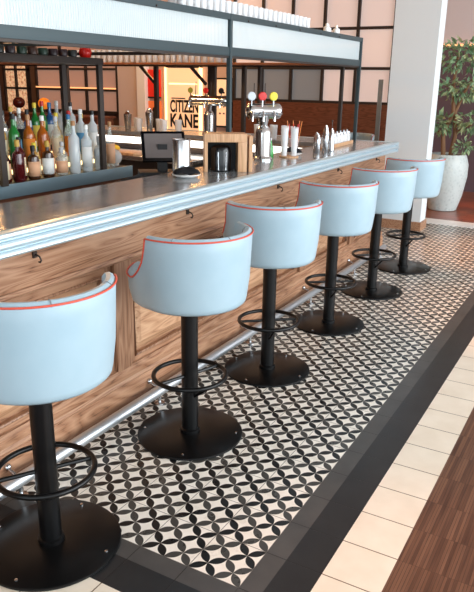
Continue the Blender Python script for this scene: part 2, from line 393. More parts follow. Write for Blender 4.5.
# ------------------------------------------------------------------ the bar
bar = thing('bar_counter', 'long zinc topped bar counter with oak panelled front and metal foot rail', 'bar counter', (0, 0, 0))
BX0, BX1 = -1.6, 4.85
top = MB()
top.box(BX0, BX1-.03, 1.04, 1.50, 1.012, 1.045)
top.box(4.28, BX1-.03, 1.50, 5.9, 1.012, 1.045)
top.build('worktop', M['zinc'], bar, False)
prof = [(1.05, 1.049), (1.012, 1.049), (1.003, 1.044), (1.0, 1.036), (1.002, 1.028), (1.006, 1.024), (1.022, 1.023), (1.022, 1.017), (1.006, 1.016), (1.0, 1.011), (.997, 1.0), (1.0, .991), (1.006, .987), (1.022, .986), (1.022, .980), (1.006, .979), (1.002, .975), (1.0, .966), (1.004, .959), (1.012, .955), (1.05, .955)]
MB().prism(prof, BX0, BX1, 'x').build('nosing', M['nose'], bar)
MB().prism([(BX1+1.0-u+.0, v) for u, v in prof], 1.0, 5.9, 'y').build('nosing', M['nose'], bar)
FY = 1.10
# oak front: frieze, pilasters, recessed panels, plinth
MB().box(BX0, 4.78, FY, FY+.05, .765, .99, .004).build('frieze_board', M['oak_x'], bar)
MB().box(BX0, 4.78, FY+.05, FY+.07, .05, .99).build('back_board', M['oak_x'], bar)
MB().prism([(FY-.012, .765), (FY-.02, .775), (FY-.012, .79), (FY+.01, .79), (FY+.01, .765)], BX0, 4.78).build('moulding', M['oak_x'], bar)
MB().prism([(FY+.06, .22), (FY+.0, .22), (FY-.012, .205), (FY-.012, .192), (FY-.03, .18), (FY-.034, .165), (FY-.026, .15), (FY-.04, .135), (FY-.045, .0), (FY+.06, 0)], BX0, 4.78).build('plinth', M['oak_x'], bar)
pils = [-1.32, -.26, .80, 1.86, 2.92, 3.98, 4.72]
for x in pils: MB().box(x-.054, x+.054, FY-.004, FY+.05, .215, .766, .004).build('pilaster', M['oak_z'], bar)
for a, b in zip(pils, pils[1:]):
    x0, x1 = a+.054, b-.054
    for sx0 in (x0+.004, x1-.05): MB().box(sx0, sx0+.046, FY+.016, FY+.05, .215, .766).build('stile', M['oak_z'], bar, False)
    for z0, z1 in ((.715, .766), (.215, .25)): MB().box(x0+.05, x1-.05, FY+.016, FY+.05, z0, z1).build('panel_rail', M['oak_x'], bar, False)
    if x1-x0 < .4: continue
    # raised and fielded panel
    q0, q1 = x0+.05, x1-.05
    MB().tube([(q0, FY+.014, .252), (q1, FY+.014, .252), (q1, FY+.014, .713), (q0, FY+.014, .713)], .008, 8, closed=True).build('panel_moulding', M['oak_z'], bar)
    p = MB(); bm = p.bm; u0, u1, w0, w1 = x0+.058, x1-.058, .258, .707
    A = [bm.verts.new((x, FY+.048, z)) for x, z in ((u0, w0), (u1, w0), (u1, w1), (u0, w1))]
    B = [bm.verts.new((x, FY+.02, z)) for x, z in ((u0+.05, w0+.05), (u1-.05, w0+.05), (u1-.05, w1-.05), (u0+.05, w1-.05))]
    for k in range(4): bm.faces.new((A[k], A[(k+1) % 4], B[(k+1) % 4], B[k]))
    bm.faces.new(B); bm.faces.new(A[::-1])
    p.build('raised_panel', M['oak_lit'], bar, False)
# end return panelling and inside face
MB().box(4.70, 4.78, FY+.07, 5.8, 0, 1.012).build('end_panelling', M['oak_z'], bar, False)
MB().box(BX0, 4.3, 1.42, 1.47, .1, 1.012).build('inner_panel', M['steel'], bar, False)
MB().box(4.32, 4.36, 1.47, 5.8, .1, .90).build('inner_panel', M['steel'], bar, False)
MB().box(4.29, 4.33, 1.6, 5.8, .92, .985).build('lit_steel_strip', M['lit_steel_glow'], bar, False)  # glow put in for the brightly lit steel of the backsplash
# foot rail and its brackets
MB().tube([(BX0, .985, .076), (4.6, .985, .076)], .027, 20).build('foot_rail', M['satin'], bar)
for x in (-.95, .0, .93, 1.9, 2.85, 3.8, 4.5):
    MB().tube([(x, 1.06, .11), (x, .99, .08)], .009, 10).tube([(x, .99, .08), (x, .99, 0)], .009, 10).lathe([(.028, 0), (.028, .006), (.012, .01)], (x, .99, 0), 16).sphere((x, 1.052, .11), .015, u=12, v=8).build('rail_bracket', M['steel'], bar)
for x in (-.82, .27, 1.36, 2.45, 3.54, 4.5):
    MB().box(x-.01, x+.01, 1.092, 1.102, .90, .925).tube([(x, 1.095, .915), (x, 1.07, .908), (x, 1.062, .893), (x, 1.068, .884), (x, 1.076, .886)], .0035, 8).build('bag_hook', M['dark_metal'], bar)

# work bench inside the far end
wb = thing('work_bench', 'steel bartender work bench under the bright strip at the far end', 'bench', (3.98, 3.9, 0))
MB().box(-.28, .3, -1.3, 1.5, .82, .86, .004).build('bench_top', M['steel'], wb)
MB().box(-.24, .26, -1.26, 1.46, .1, .82).build('bench_body', M['dark_metal'], wb)
for y in (-1.2, 1.4):
    for x in (-.2, .22): MB().box(x-.02, x+.02, y-.02, y+.02, 0, .1).build('leg', M['steel'], wb)
cb = tag(MB().box(-.14, .14, -.25, .25, 0, .025, .004).build('chopping_board', M['tan_wood']), 'wooden chopping board on the steel work bench', 'chopping board'); cb.location = (3.85, 3.55, .862)
lm = thing('lemon_half', 'yellow cut fruit on the wooden chopping board', 'fruit', (3.83, 3.62, .888)); yl = pbr('lemon_peel', (232, 196, 60), .5)
MB().lathe([(.03, 0), (.05, .015), (.05, .03), (.03, .05), (.0, .06)], n=20).build('peel', yl, lm)

# ------------------------------------------------------------------ canopy over the bar
cn = thing('bar_canopy', 'grey steel canopy frame with fluted glass panels standing over the bar', 'canopy', (0, 0, 0))
CX0, CX1, CY0, CY1 = -2.6, 4.70, 1.38, 6.3
gm, dk = M['gunmetal'], M['dark_metal']
MB().box(CX0, CX1, CY0, CY0+.05, 1.728, 1.78, .003).build('front_beam', gm, cn)
MB().box(CX0, CX1, CY0+.006, CY0+.05, 1.715, 1.728).build('beam_soffit', dk, cn, False)
MB().box(CX0, CX1, CY0-.004, CY0+.05, 1.938, 1.974, .003).build('front_beam', gm, cn)
MB().box(CX1-.05, CX1, CY0+.05, CY1, 1.715, 1.75, .003).build('end_beam', dk, cn)
MB().box(CX1-.05, CX1, CY0+.05, CY1, 1.938, 1.974, .003).build('end_beam', gm, cn)
MB().box(CX0, CX1, CY1-.05, CY1, 1.715, 1.78).box(CX0, CX1, CY1-.05, CY1, 1.938, 1.974).build('rear_beam', dk, cn, False)
MB().box(CX1-.42, CX1-.05, CY0+.09, CY1-.05, 1.728, 1.745).build('glass_shelf_board', M['copper_wood'], cn, False)
for x in (-.12, 2.285, 4.682):
    MB().box(x-.013, x+.013, CY0-.006, CY0+.024, 1.0455, 1.974, .003).build('post', gm, cn)
for x0, x1 in ((CX0, -.14), (-.10, 2.266), (2.304, 4.66)):
    MB().box(x0, x1, CY0+.012, CY0+.026, 1.78, 1.938).build('glass_panel', M['fluted'], cn, False)
MB().box(CX0, CX1, CY0+.05, CY0+.36, 1.955, 1.966).build('top_glass_shelf', gm, cn, False)
for y, w in ((1.545, .015), (2.42, .016), (2.60, .02), (2.98, .045), (3.70, .022), (5.0, .02)):
    MB().box(CX1-.055, CX1-.015, y-w, y+w, 1.0455, 1.715, .003).build('post', dk, cn)
for y in (3.06, 3.72):
    MB().tube([(CX1-.03, y, 1.54), (CX1-.03, y+.2, 1.722)], .018, 6).build('brace', dk, cn)
MB().box(2.265, 2.30, CY0+.05, 6.25, 1.735, 1.755).build('cross_beam', dk, cn, False)
MB().box(2.265, 2.30, CY0+.05, 6.25, 1.938, 1.954).build('cross_beam', dk, cn, False)
for x in (CX0+.3, .9, 1.2, 1.5, 2.5, 2.9, 3.3, 3.7, 4.1, -.8):
    MB().sphere((x, CY0-.006, 1.946), .006, u=8, v=6).build('rivet', dk, cn)

# glasses
def glass_mesh(name, r, h, mat):
    return MB().lathe([(r*.72, 0), (r*.8, .004), (r*.92, h*.4), (r, h), (r*.95, h), (r*.86, h*.4), (r*.74, .012), (0, .012)], n=14).mesh(name, mat)
gA = glass_mesh('upturned_glass', .03, .098, M['frost_glass'])
i = 0
for x in [1.92+.074*k for k in range(25)]:
    for y in (1.56, 1.64):
        o = bpy.data.objects.new('drinking_glass', gA); COL.objects.link(o); o.location = (x+(.02 if y > 1.6 else 0), y-.06, 1.9665)
        tag(o, 'clear tumbler in the double row standing on top of the canopy', 'glass', 'tumblers on top of the canopy')
gB = glass_mesh('stemless_glass', .032, .13, M['frost_glass'])
for k in range(44):
    for x in (4.40, 4.52):
        o = bpy.data.objects.new('drinking_glass', gB); COL.objects.link(o); o.location = (x, 2.75+.076*k, 1.7455)
        tag(o, 'clear tall glass in the double row on the shelf inside the canopy end', 'glass', 'tall glasses on the canopy end shelf')
for (x, y) in ((4.12, 1.54), (4.24, 1.58), (4.34, 1.54)):
    o = MB().lathe([(.028, 0), (.03, .02), (.03, .06), (.012, .07), (.012, .09)], n=14).build('small_jar', M['china']); o.location = (x, y-.04, 1.9665)
    tag(o, 'small white jar in the short row of three at the canopy top corner', 'jar', 'white jars at the canopy corner')

# ------------------------------------------------------------------ back shelf with bottles
bs = thing('bottle_rack', 'zinc edged bottle shelf unit with dark steel posts behind the bar', 'shelf', (0, 0, 0))
SY, SZ = 2.2, .985
MB().box(-.6, 2.28, SY, SY+.5, SZ-.02, SZ).build('lower_shelf', M['dark_metal'], bs, False)
MB().box(-.6, 2.285, SY-.015, SY, SZ-.075, SZ+.004, .003).build('shelf_fascia', M['fascia'], bs)
MB().box(-.6, 2.2, SY+.03, SY+.5, 0, SZ-.02).build('unit_body', M['dado'], bs, False)
MB().box(-.6, 2.22, SY+.16, SY+.34, SZ, SZ+.06).build('tier_step', M['frost_glass'], bs, False)
MB().box(-.6, 2.22, SY+.34, SY+.5, SZ, SZ+.12).build('tier_step', M['frost_glass'], bs, False)
MB().box(-.6, 2.2, SY+.155, SY+.16, SZ+.03, SZ+.055).build('shelf_light', M['honey_led'], bs, False)
MB().box(-.6, 2.2, SY+.335, SY+.34, SZ+.09, SZ+.115).build('shelf_light', M['honey_led'], bs, False)
MB().box(-.6, 2.02, SY-.012, SY+.335, 1.665, 1.705, .003).build('upper_shelf', dk, bs)
for x, y in ((1.99, SY+.002), (1.99, SY+.32), (1.10, SY-.028)):
    MB().box(x-.02, x+.02, y-.012, y+.012, SZ, 1.665).build('post', dk, bs, False)

def bottle_parts(shape, h, r):
    if shape == 'round': body = [(0, 0), (r*.9, 0), (r, .008), (r, h*.58), (r*.9, h*.66), (r*.4, h*.76), (r*.34, h*.82), (r*.34, h*.94)]
    elif shape == 'squat': body = [(0, 0), (r*.9, 0), (r, .01), (r*1.02, h*.55), (r*.85, h*.68), (r*.32, h*.74), (r*.3, h*.9)]
    elif shape == 'taper': body = [(0, 0), (r*.8, 0), (r*.85, .01), (r, h*.5), (r*.8, h*.62), (r*.36, h*.74), (r*.32, h*.95)]
    else: body = [(0, 0), (r*.95, 0), (r, .006), (r, h*.68), (r*.6, h*.74), (r*.36, h*.78), (r*.36, h*.95)]
    cap = [(r*.38, body[-1][1]-.012), (r*.4, body[-1][1]), (r*.4, h), (r*.3, h+.003), (0, h+.003)]
    return body, cap
GL = {}
def gmat(name, c, a=.85, e=0):
    if name not in GL: GL[name] = pbr(name.replace(' ', '_')+'_bottle_glass', c, .08, alpha=a, coat=.5)
    return GL[name]
colours = {'clear': ((214, 222, 216), .34), 'amber': ((170, 88, 22), .85), 'green': ((32, 120, 50), .9), 'dark red': ((78, 20, 22), .95), 'brown': ((70, 40, 22), .95),
           'honey': ((206, 160, 84), .75), 'frosted': ((224, 232, 236), .62), 'black': ((18, 20, 24), 1), 'blue': ((40, 90, 150), .9), 'pale green': ((150, 190, 150), .7)}
caps = {'black': (24, 24, 26), 'red': (190, 36, 36), 'gold': (196, 158, 70), 'white': (235, 235, 232), 'blue': (40, 110, 160), 'yellow': (226, 200, 60), 'cork': (176, 128, 84), 'silver': (190, 192, 196)}
labs = {'cream': (232, 214, 180), 'white': (240, 240, 236), 'orange': (222, 130, 50), 'black': (24, 26, 30), 'peach': (232, 178, 140), 'yellow': (236, 208, 90), 'red': (180, 50, 40), 'blue': (90, 150, 190)}
CM = {k: pbr(k+'_bottle_cap', v, .4) for k, v in caps.items()}; LM = {k: pbr(k+'_paper_label', v, .6) for k, v in labs.items()}
def bottle(x, y, z, spec, row, i):
    col, cap, lab, shape, h, r = spec; r = min(r, .036 if row != 'rear row' else .033)
    c, a = colours[col]
    words = f"{col} glass bottle, {cap} cap" + (f", {lab} label" if lab else "") + f", {nth(i)} in the {row}"
    b = thing('bottle', words, 'bottle', (x, y, z), random.uniform(-.3, .3), 'bottles on the lit shelf')
    body, cp = bottle_parts(shape, h, r)
    MB().lathe(body, n=18).build('bottle_body', gmat(col, c, a), b)
    MB().lathe(cp, n=14).build('cap', CM[cap], b)
    if lab:
        z0, z1 = h*.10, h*.54
        rr = r*1.03
        m = MB(); n = 14; bm = m.bm; P0 = []
        for k in range(n+1):
            t_ = -2.1-1.35+2.7*k/n+.0
            P0.append((bm.verts.new((rr*math.cos(t_), rr*math.sin(t_), z0)), bm.verts.new((rr*math.cos(t_), rr*math.sin(t_), z1))))
        for p_, q_ in zip(P0, P0[1:]): bm.faces.new((p_[0], q_[0], q_[1], p_[1]))
        ob = m.build('paper_label', LM[lab], b)
        md = ob.modifiers.new('thick', 'SOLIDIFY'); md.thickness = .0012
front = [('brown', 'gold', 'cream', 'round', .24, .035), ('dark red', 'gold', 'peach', 'squat', .2, .04), ('dark red', 'gold', None, 'squat', .24, .046), ('dark red', 'black', 'cream', 'round', .25, .04), ('brown', 'black', 'peach', 'squat', .2, .045), ('honey', 'yellow', 'cream', 'squat', .21, .045),
         ('brown', 'gold', 'white', 'squat', .22, .04), ('amber', 'cork', 'peach', 'squat', .2, .05), ('clear', 'silver', 'peach', 'squat', .17, .042), ('clear', 'silver', 'cream', 'round', .2, .035),
         ('frosted', 'cork', None, 'tall', .33, .036), ('clear', 'white', 'white', 'round', .24, .034), ('frosted', 'white', 'white', 'tall', .3, .036), ('clear', 'black', 'black', 'tall', .3, .032),
         ('frosted', 'silver', None, 'squat', .22, .034), ('clear', 'black', 'black', 'squat', .19, .032), ('clear', 'cork', 'peach', 'round', .31, .032)]
for i, sp in enumerate(front): bottle(1.165+i*.06, SY+.05+.05*(i % 2), SZ+.0005, sp, 'front row', i)
mid = [('clear', 'silver', 'white', 'round', .3, .034), ('honey', 'black', 'orange', 'round', .28, .036), ('honey', 'cork', 'white', 'round', .3, .036), ('honey', 'gold', 'cream', 'round', .31, .038), ('green', 'black', None, 'round', .32, .037), ('green', 'silver', 'blue', 'taper', .3, .034), ('amber', 'cork', 'orange', 'round', .31, .037),
       ('amber', 'silver', 'white', 'squat', .27, .042), ('amber', 'white', None, 'round', .3, .036), ('amber', 'gold', 'red', 'squat', .26, .04), ('clear', 'silver', 'cream', 'round', .29, .036), ('honey', 'yellow', 'yellow', 'taper', .31, .034),
       ('clear', 'blue', 'orange', 'round', .3, .034), ('pale green', 'red', 'blue', 'round', .32, .034), ('frosted', 'white', 'blue', 'tall', .33, .036), ('clear', 'yellow', 'black', 'round', .3, .034), ('frosted', 'black', 'white', 'tall', .32, .034)]
for i, sp in enumerate(mid): bottle(1.18+i*.06, SY+.215+.05*(i % 2), SZ+.0605, sp, 'middle row', i)
rear = [('clear', 'gold', 'cream', 'round', .27, .034), ('clear', 'silver', None, 'round', .28, .034), ('brown', 'black', None, 'round', .28, .034), ('clear', 'cork', 'orange', 'round', .3, .034), ('clear', 'black', 'white', 'taper', .27, .034),
        ('brown', 'gold', 'cream', 'round', .29, .034), ('clear', 'white', 'black', 'round', .28, .034), ('blue', 'black', None, 'round', .27, .034), ('green', 'yellow', 'yellow', 'round', .31, .034), ('green', 'red', None, 'round', .32, .034),
        ('blue', 'blue', 'white', 'round', .31, .034), ('frosted', 'white', None, 'tall', .32, .036), ('frosted', 'cork', 'white', 'tall', .33, .036), ('frosted', 'black', None, 'tall', .31, .034)]
for i, sp in enumerate(rear): bottle(1.25+i*.069, SY+.42, SZ+.1205, sp, 'rear row', i)
cl = tag(MB().sphere((0, 0, .06), .055, (1, 1, 1.05)).lathe([(.03, 0), (.034, .01), (.02, .02)], n=16).build('glass_jar', pbr('cut_glass', (225, 225, 225), .05, alpha=.6)), 'round cut glass jar at the right end of the bottle shelf', 'jar'); cl.location = (2.225, SY+.10, SZ+.0005)
# pots on the upper shelf
for i in range(11):
    c = random.choice([(40, 44, 42), (34, 60, 46), (70, 44, 34), (52, 36, 40)])
    o = MB().lathe([(.022, 0), (.028, .006), (.03, .034), (.027, .042), (.023, .042), (.023, .015), (0, .015)], n=18).build('small_pot', pbr('pot_glaze', c, .3)); o.location = (.96+.084*i, SY+.05, 1.7055)
    tag(o, f'small dark glazed pot, {nth(i)} on the upper rack shelf', 'pot', 'small pots on the upper shelf')
rp = thing('red_pot', 'bright red lidded pot at the right end of the upper rack shelf', 'pot', (1.93, SY+.06, 1.7055)); rm = pbr('red_enamel', (214, 34, 26), .25)
MB().lathe([(.028, 0), (.036, .01), (.04, .035), (.036, .052)], n=24).build('pot_body', rm, rp); MB().lathe([(.036, .052), (.03, .062), (.009, .067), (.011, .076), (0, .078)], n=24).build('lid', rm, rp)

# ------------------------------------------------------------------ bar stools
def stool():
    t = thing('bar_stool', '', 'bar stool', (0, 0, 0), 0, 'bar stools along the counter')
    Z0, ZT, RB, RT = .665, .985, .238, .257
    def rim(a):
        a = abs(a)
        if a < 84: return ZT
        if a < 108:
            k = (a-84)/24; return ZT + (.80-ZT)*math.sin(k*PI/2)**.6
        if a < 150: return .80
        k = min((a-150)/20, 1); k = k*k*(3-2*k); return .80-.04*k
    def plan(a, R):
        x, y = -math.sin(math.radians(a))*R, -math.cos(math.radians(a))*R
        if y > 0: y *= 1.24; x *= (1+.06*math.sin(min(PI, y/R*PI)))
        return x, y-.022
    def rad(z): return RB+(RT-RB)*max(0, (z-Z0)/(ZT-Z0))**.55
    N = 160; m = MB(); bm = m.bm; rings = []; pipe = []
    for k in range(N):
        a = -180+360*k/N; h = rim(a); sec = []
        for (dr, z) in ((-.05, Z0-.004), (-.018, Z0), (-.004, Z0+.012), (0, Z0+.03)):
            sec.append((rad(Z0)+dr, z))
        for f in (.3, .55, .8): sec.append((rad(Z0+.03+f*(h-Z0-.03)), Z0+.03+f*(h-Z0-.03)))
        R = rad(h)
        sec += [(R, h-.014), (R-.005, h-.004), (R-.016, h+.003), (R-.03, h+.001), (R-.040, h-.010), (R-.043, h-.05), (R-.044, .73)]
        rings.append([bm.verts.new((*plan(a, r), z)) for r, z in sec])
        x, y = plan(a, R+.0015); pipe.append((x, y, h-.007))
    for A, B in zip(rings, rings[1:]+rings[:1]):
        for i in range(len(A)-1): bm.faces.new((A[i], B[i], B[i+1], A[i+1]))
    bm.faces.new([r[0] for r in rings])
    m.build('tub_shell', M['leather'], t)
    MB().tube(pipe, .0036, 8, closed=True).build('piping', M['piping'], t)
    c = MB(); prof = [(0, .73), (.200, .73), (.208, .75), (.205, .775), (.18, .79), (.09, .797), (0, .799)]
    c.lathe(prof, n=40)
    for v in c.bm.verts:
        if v.co.y > 0: v.co.y *= 1.22
        v.co.y -= .022
    c.build('seat_cushion', M['leather'], t)
    s = MB()
    for a in (-55, 0, 55):
        h = ZT; pts = []
        for r, z in ((RT+.0005, h-.012), (RT-.005, h-.002), (RT-.016, h+.0045), (RT-.03, h+.0025), (RT-.041, h-.010), (RT-.0445, h-.06)): pts.append((*plan(a, r), z))
        s.tube(pts, .0016, 6)
    s.build('rim_seam', M['seam'], t)
    MB().lathe([(.10, .640), (.10, .652), (.12, .661)], n=28).build('seat_plate', M['black_steel'], t)
    MB().lathe([(.038, .008), (.038, .645)], n=28).lathe([(.046, .010), (.046, .03), (.039, .034)], n=28).build('pole', M['black_steel'], t)
    MB().lathe([(.243, 0), (.245, .003), (.244, .010), (.238, .013), (.05, .015)], n=72).build('base_disc', M['black_steel'], t)
    ring = [(.165*math.cos(2*PI*k/48), .165*math.sin(2*PI*k/48)+.0, .30) for k in range(48)]
    MB().tube(ring, .0105, 10, closed=True).build('foot_ring', M['black_steel'], t)
    MB().tube([(-.163, .0, .30), (.163, .0, .30)], .008, 8).tube([(0, -.03, .20), (0, -.15, .292)], .007, 8).build('ring_spoke', M['black_steel'], t)
    for k in range(4):
        a = PI/4+k*PI/2; MB().lathe([(.006, .013), (.006, .0165), (0, .0175)], (.215*math.cos(a), .215*math.sin(a), 0), 8).build('bolt', M['steel'], t)
    return t
s0 = stool()
names = ['pale blue bar stool nearest the camera, cut off by the left edge', 'pale blue bar stool second nearest, its whole round base in view', 'pale blue bar stool third from the camera along the bar', 'pale blue bar stool fourth from the camera along the bar',
         'pale blue bar stool fifth from the camera, beside the last one', 'pale blue bar stool farthest along, in front of the white pillar']
pos = [(-.145, .684, -32), (.759, .69, -20), (1.598, .715, -50), (2.5, .705, -52), (3.386, .698, -46), (4.228, .689, -50)]
for i, (x, y, a) in enumerate(pos):
    o = s0 if i == 0 else dup(s0)
    o.location = (x, y, .0005); o.rotation_euler = (0, 0, math.radians(a)); o['label'] = names[i]
o = dup(s0); o.location = (6.35, 2.02, .0005); o.rotation_euler = (0, 0, math.radians(75)); o['label'] = 'pale blue bar stool round the far end of the counter, seen between posts'

# ------------------------------------------------------------------ things on the bar
CT = 1.0455
def put(o, x, y, z=CT, rz=0): o.location = (x, y, z); o.rotation_euler = (0, 0, rz); return o
sh = thing('wine_cooler', 'brushed steel cylinder wine cooler beside the black stand', 'wine cooler', (1.74, 1.39, CT))
MB().lathe([(.05, 0), (.054, .004), (.054, .2), (.051, .205), (.048, .2), (.047, .02), (0, .02)], n=36).build('cylinder_body', M['steel'], sh)
MB().tube([(.053*math.cos(2*PI*k/36), .053*math.sin(2*PI*k/36), .203) for k in range(36)], .003, 8, closed=True).build('rim', M['chrome'], sh)
def plate(x, y, lb, r):
    p = tag(MB().lathe([(r*.6, 0), (r*.7, .004), (r, .016), (r*.985, .02), (r*.66, .009), (0, .008)], n=40).build('plate', M['china']), lb, 'plate'); put(p, x, y)
    return p
plate(1.655, 1.30, 'white plate under a black napkin before the steel wine cooler', .083)
plate(3.13, 1.33, 'white plate under a black napkin beside the tall clear cups', .085)
def napkin(x, y, lb, s):
    m = MB(); bm = m.bm; n = 14; g = []
    for i in range(n):
        r = []
        for j in range(n):
            u, v = i/(n-1)*2-1, j/(n-1)*2-1
            rr = max(abs(u), abs(v)); z = .028*(1-rr**3)+.004*math.sin(5*u+3*v)+.004
            r.append(bm.verts.new((u*s*(1-.12*abs(v)), v*s*.75*(1-.15*abs(u)), z)))
        g.append(r)
    for i in range(n-1):
        for j in range(n-1): bm.faces.new((g[i][j], g[i+1][j], g[i+1][j+1], g[i][j+1]))
    o = m.build('napkin', M['cloth']); md = o.modifiers.new('t', 'SOLIDIFY'); md.thickness = .006; md.offset = 1
    tag(o, lb, 'napkin'); put(o, x, y, CT+.0202, -1.0)
napkin(1.66, 1.30, 'folded black cloth napkin on the plate before the wine cooler', .075)
napkin(3.14, 1.33, 'folded black cloth napkin on the plate beside the clear cups', .078)

pt = thing('till_terminal', 'black till terminal with tilted grey screen behind the wine cooler', 'till', (1.93, 1.66, .93), math.radians(-48))
MB().box(-.15, .10, -.02, .16, 0, .09, .008).build('terminal_base', M['black'], pt)
T = Matrix.Translation((0, .04, .23)) @ Matrix.Rotation(math.radians(-34), 4, 'X')
MB().box(-.13, .15, -.012, .012, -.09, .12, .006, mat=T).build('screen_case', M['black_gloss'], pt)
MB().box(-.11, .13, -.015, -.0125, -.07, .10, mat=T).build('screen', M['screen'], pt, False)
MB().box(-.03, .03, .02, .08, .08, .26).build('stand_arm', M['black'], pt)
# bar-side arm and shelf that carries the till
wsf = tag(MB().box(1.4, 2.15, 1.503, 1.95, .90, .93, .004).box(1.58, 1.62, 1.55, 1.9, 0, .9).box(2.08, 2.12, 1.55, 1.9, 0, .9).build('till_stand', M['dark_metal']), 'low dark side stand behind the counter carrying the till', 'stand')
kn = thing('serving_tray', 'black slanting tray leaning beside the till at the counter edge', 'tray', (1.53, 1.64, .985), math.radians(-35))
MB().box(-.16, .12, -.05, .05, 0, .012, .003, mat=Matrix.Rotation(math.radians(-16), 4, 'Y')).build('tray_base', M['black'], kn)
MB().box(-.16, .12, -.05, -.045, .012, .028, mat=Matrix.Rotation(math.radians(-16), 4, 'Y')).box(-.16, .12, .045, .05, .012, .028, mat=Matrix.Rotation(math.radians(-16), 4, 'Y')).build('tray_rim', M['black'], kn, False)

wbx = thing('wooden_stand', 'tan wooden arch shaped stand on the counter holding black tub', 'stand', (1.99, 1.235, CT), math.atan2(-.21, .15))
w = .13
MB().box(-w, w, 0, .15, .178, .228, .003).build('top_board', M['tan_wood'], wbx)
MB().box(w-.055, w, 0, .15, 0, .178, .003).build('side_board', M['tan_wood'], wbx)
MB().box(-w, -w+.02, 0, .15, 0, .178, .003).build('side_board', M['tan_wood'], wbx)
MB().box(-w+.02, w-.055, .142, .15, 0, .178).build('back_board', M['black'], wbx, False)
MB().box(w+.012, w+.035, 0, .13, 0, .215, .002).box(w-.001, w+.013, .05, .1, .05, .15).build('side_panel', M['tan_wood'], wbx)
tb = thing('black_tub', 'rounded black leather tub inside the tan wooden stand', 'tub', (2.028, 1.292, CT), math.atan2(-.21, .15))
MB().lathe([(.056, 0), (.062, .005), (.066, .12), (.058, .145), (.03, .158), (.0, .16)], n=28).build('tub_body', M['black_gloss'], tb)
MB().tube([(-.02, -.0585, .01), (-.022, -.0625, .12)], .003, 6).tube([(.025, -.0565, .01), (.027, -.0605, .12)], .003, 6).build('stitch_line', M['steel'], tb)

badge = {'white': (210, 218, 226), 'red': (214, 44, 40), 'yellow': (228, 214, 60), 'olive': (160, 160, 60), 'black': (30, 30, 32)}
def tap_tower(x, y, rz, lb, cols, half):
    t = thing('beer_tap_tower', lb, 'beer tap', (x, y, CT), rz)
    MB().lathe([(.07, 0), (.07, .01), (.06, .018), (.054, .03), (.056, .19), (.044, .22), (.028, .24), (.034, .27), (.042, .30)], n=28).build('column', M['chrome'], t)
    b = MB(); prof = [(0, -half), (.035, -half+.004), (.052, -half+.02), (.056, -half+.045), (.052, -half+.07), (.05, 0), (.052, half-.07), (.056, half-.045), (.052, half-.02), (.035, half-.004), (0, half)]
    b.lathe(prof, n=28)
    for v in b.bm.verts: v.co = Vector((v.co.z, v.co.y, v.co.x+.335))
    b.build('barrel', M['chrome'], t)
    n = len(cols)
    for i, c in enumerate(cols):
        px = (-half+.03)+(2*half-.1)*i/(n-1)
        f = MB().tube([(px, -.02, .33), (px, -.07, .33), (px, -.085, .315), (px, -.085, .27)], .009, 10).tube([(px, -.035, .36), (px, -.04, .42)], .006, 8).build('tap', M['chrome'], t)
        bd = MB().lathe([(0, -.008), (.026, -.007), (.03, 0), (.026, .007), (0, .008)], n=24)
        for v in bd.bm.verts: v.co = Vector((v.co.x+px, v.co.z-.04, v.co.y+.435))
        bd.build('badge', pbr(c+'_tap_badge', badge[c], .3), f)
        if i < 2: MB().tube([(px+.03, .02, .37), (px+.034, .03, .52)], .004, 8).build('lever_rod', M['dark_metal'], f)
    return t
tap_tower(2.74, 1.37, math.radians(-50), 'chrome beer tap tower with blue-white, red and yellow badges on the near counter', ['white', 'red', 'yellow'], .128)
tap_tower(4.52, 2.93, math.radians(-80), 'chrome beer tap tower with olive, red and black badges on the far counter', ['olive', 'red', 'black'], .22)

co = tag(MB().lathe([(.07, 0), (.072, .004), (.072, .01), (.0, .01)], n=32).build('coaster', M['tan_wood']), 'round brown tray under the two stacks of clear cups', 'tray'); put(co, 3.0, 1.285)
for k, (dx, dy, lb) in enumerate(((-.022, .03, 'tall stack of clear plastic cups, left one on round tray'), (.02, -.03, 'tall stack of clear plastic cups, right one on round tray'))):
    c = thing('cup_stack', lb, 'cups', (3.0+dx, 1.285+dy, CT+.0102), 0, 'clear cup stacks on the round tray')
    MB().lathe([(.02, 0), (.026, .13), (.028, .20), (.024, .2), (.02, .01), (0, .01)], n=20).build('cup_body', M['frost_glass'], c)
    r_ = MB()
    for q in range(4): r_.tube([(.0285*math.cos(2*PI*j/20), .0285*math.sin(2*PI*j/20), .17+.012*q) for j in range(20)], .0015, 6, closed=True)
    r_.build('cup_rim', M['frost_glass'], c)
gbt = thing('green_bottle', 'small green glass bottle beside the chrome tap tower', 'bottle', (2.90, 1.39, CT))
MB().lathe([(.022, 0), (.024, .004), (.024, .07), (.009, .1), (.009, .13)], n=18).build('bottle_body', gmat('bright green', (40, 150, 60), .9), gbt); MB().lathe([(.011, .125), (.011, .14), (0, .141)], n=12).build('cap', CM['silver'], gbt)
sc = thing('straw_holder', 'clear glass filled with white and red drinking straws', 'straw holder', (3.36, 1.42, CT))
MB().lathe([(.035, 0), (.038, .005), (.044, .11), (.041, .11), (.035, .01), (0, .01)], n=24).build('holder_glass', M['glass'], sc)
straw_col = [pbr('straw_white', (240, 236, 230), .4), pbr('straw_red', (206, 50, 50), .4), pbr('straw_orange', (220, 130, 60), .4)]
for k in range(12):
    a = k*2.4; q = .015+.012*(k % 3)
    MB().tube([(q*.7*math.cos(a), q*.7*math.sin(a), .012), (q*1.6*math.cos(a+.2), q*1.6*math.sin(a+.2), .2+.02*(k % 3))], .0035, 6).build('straw', straw_col[k % 3], sc)
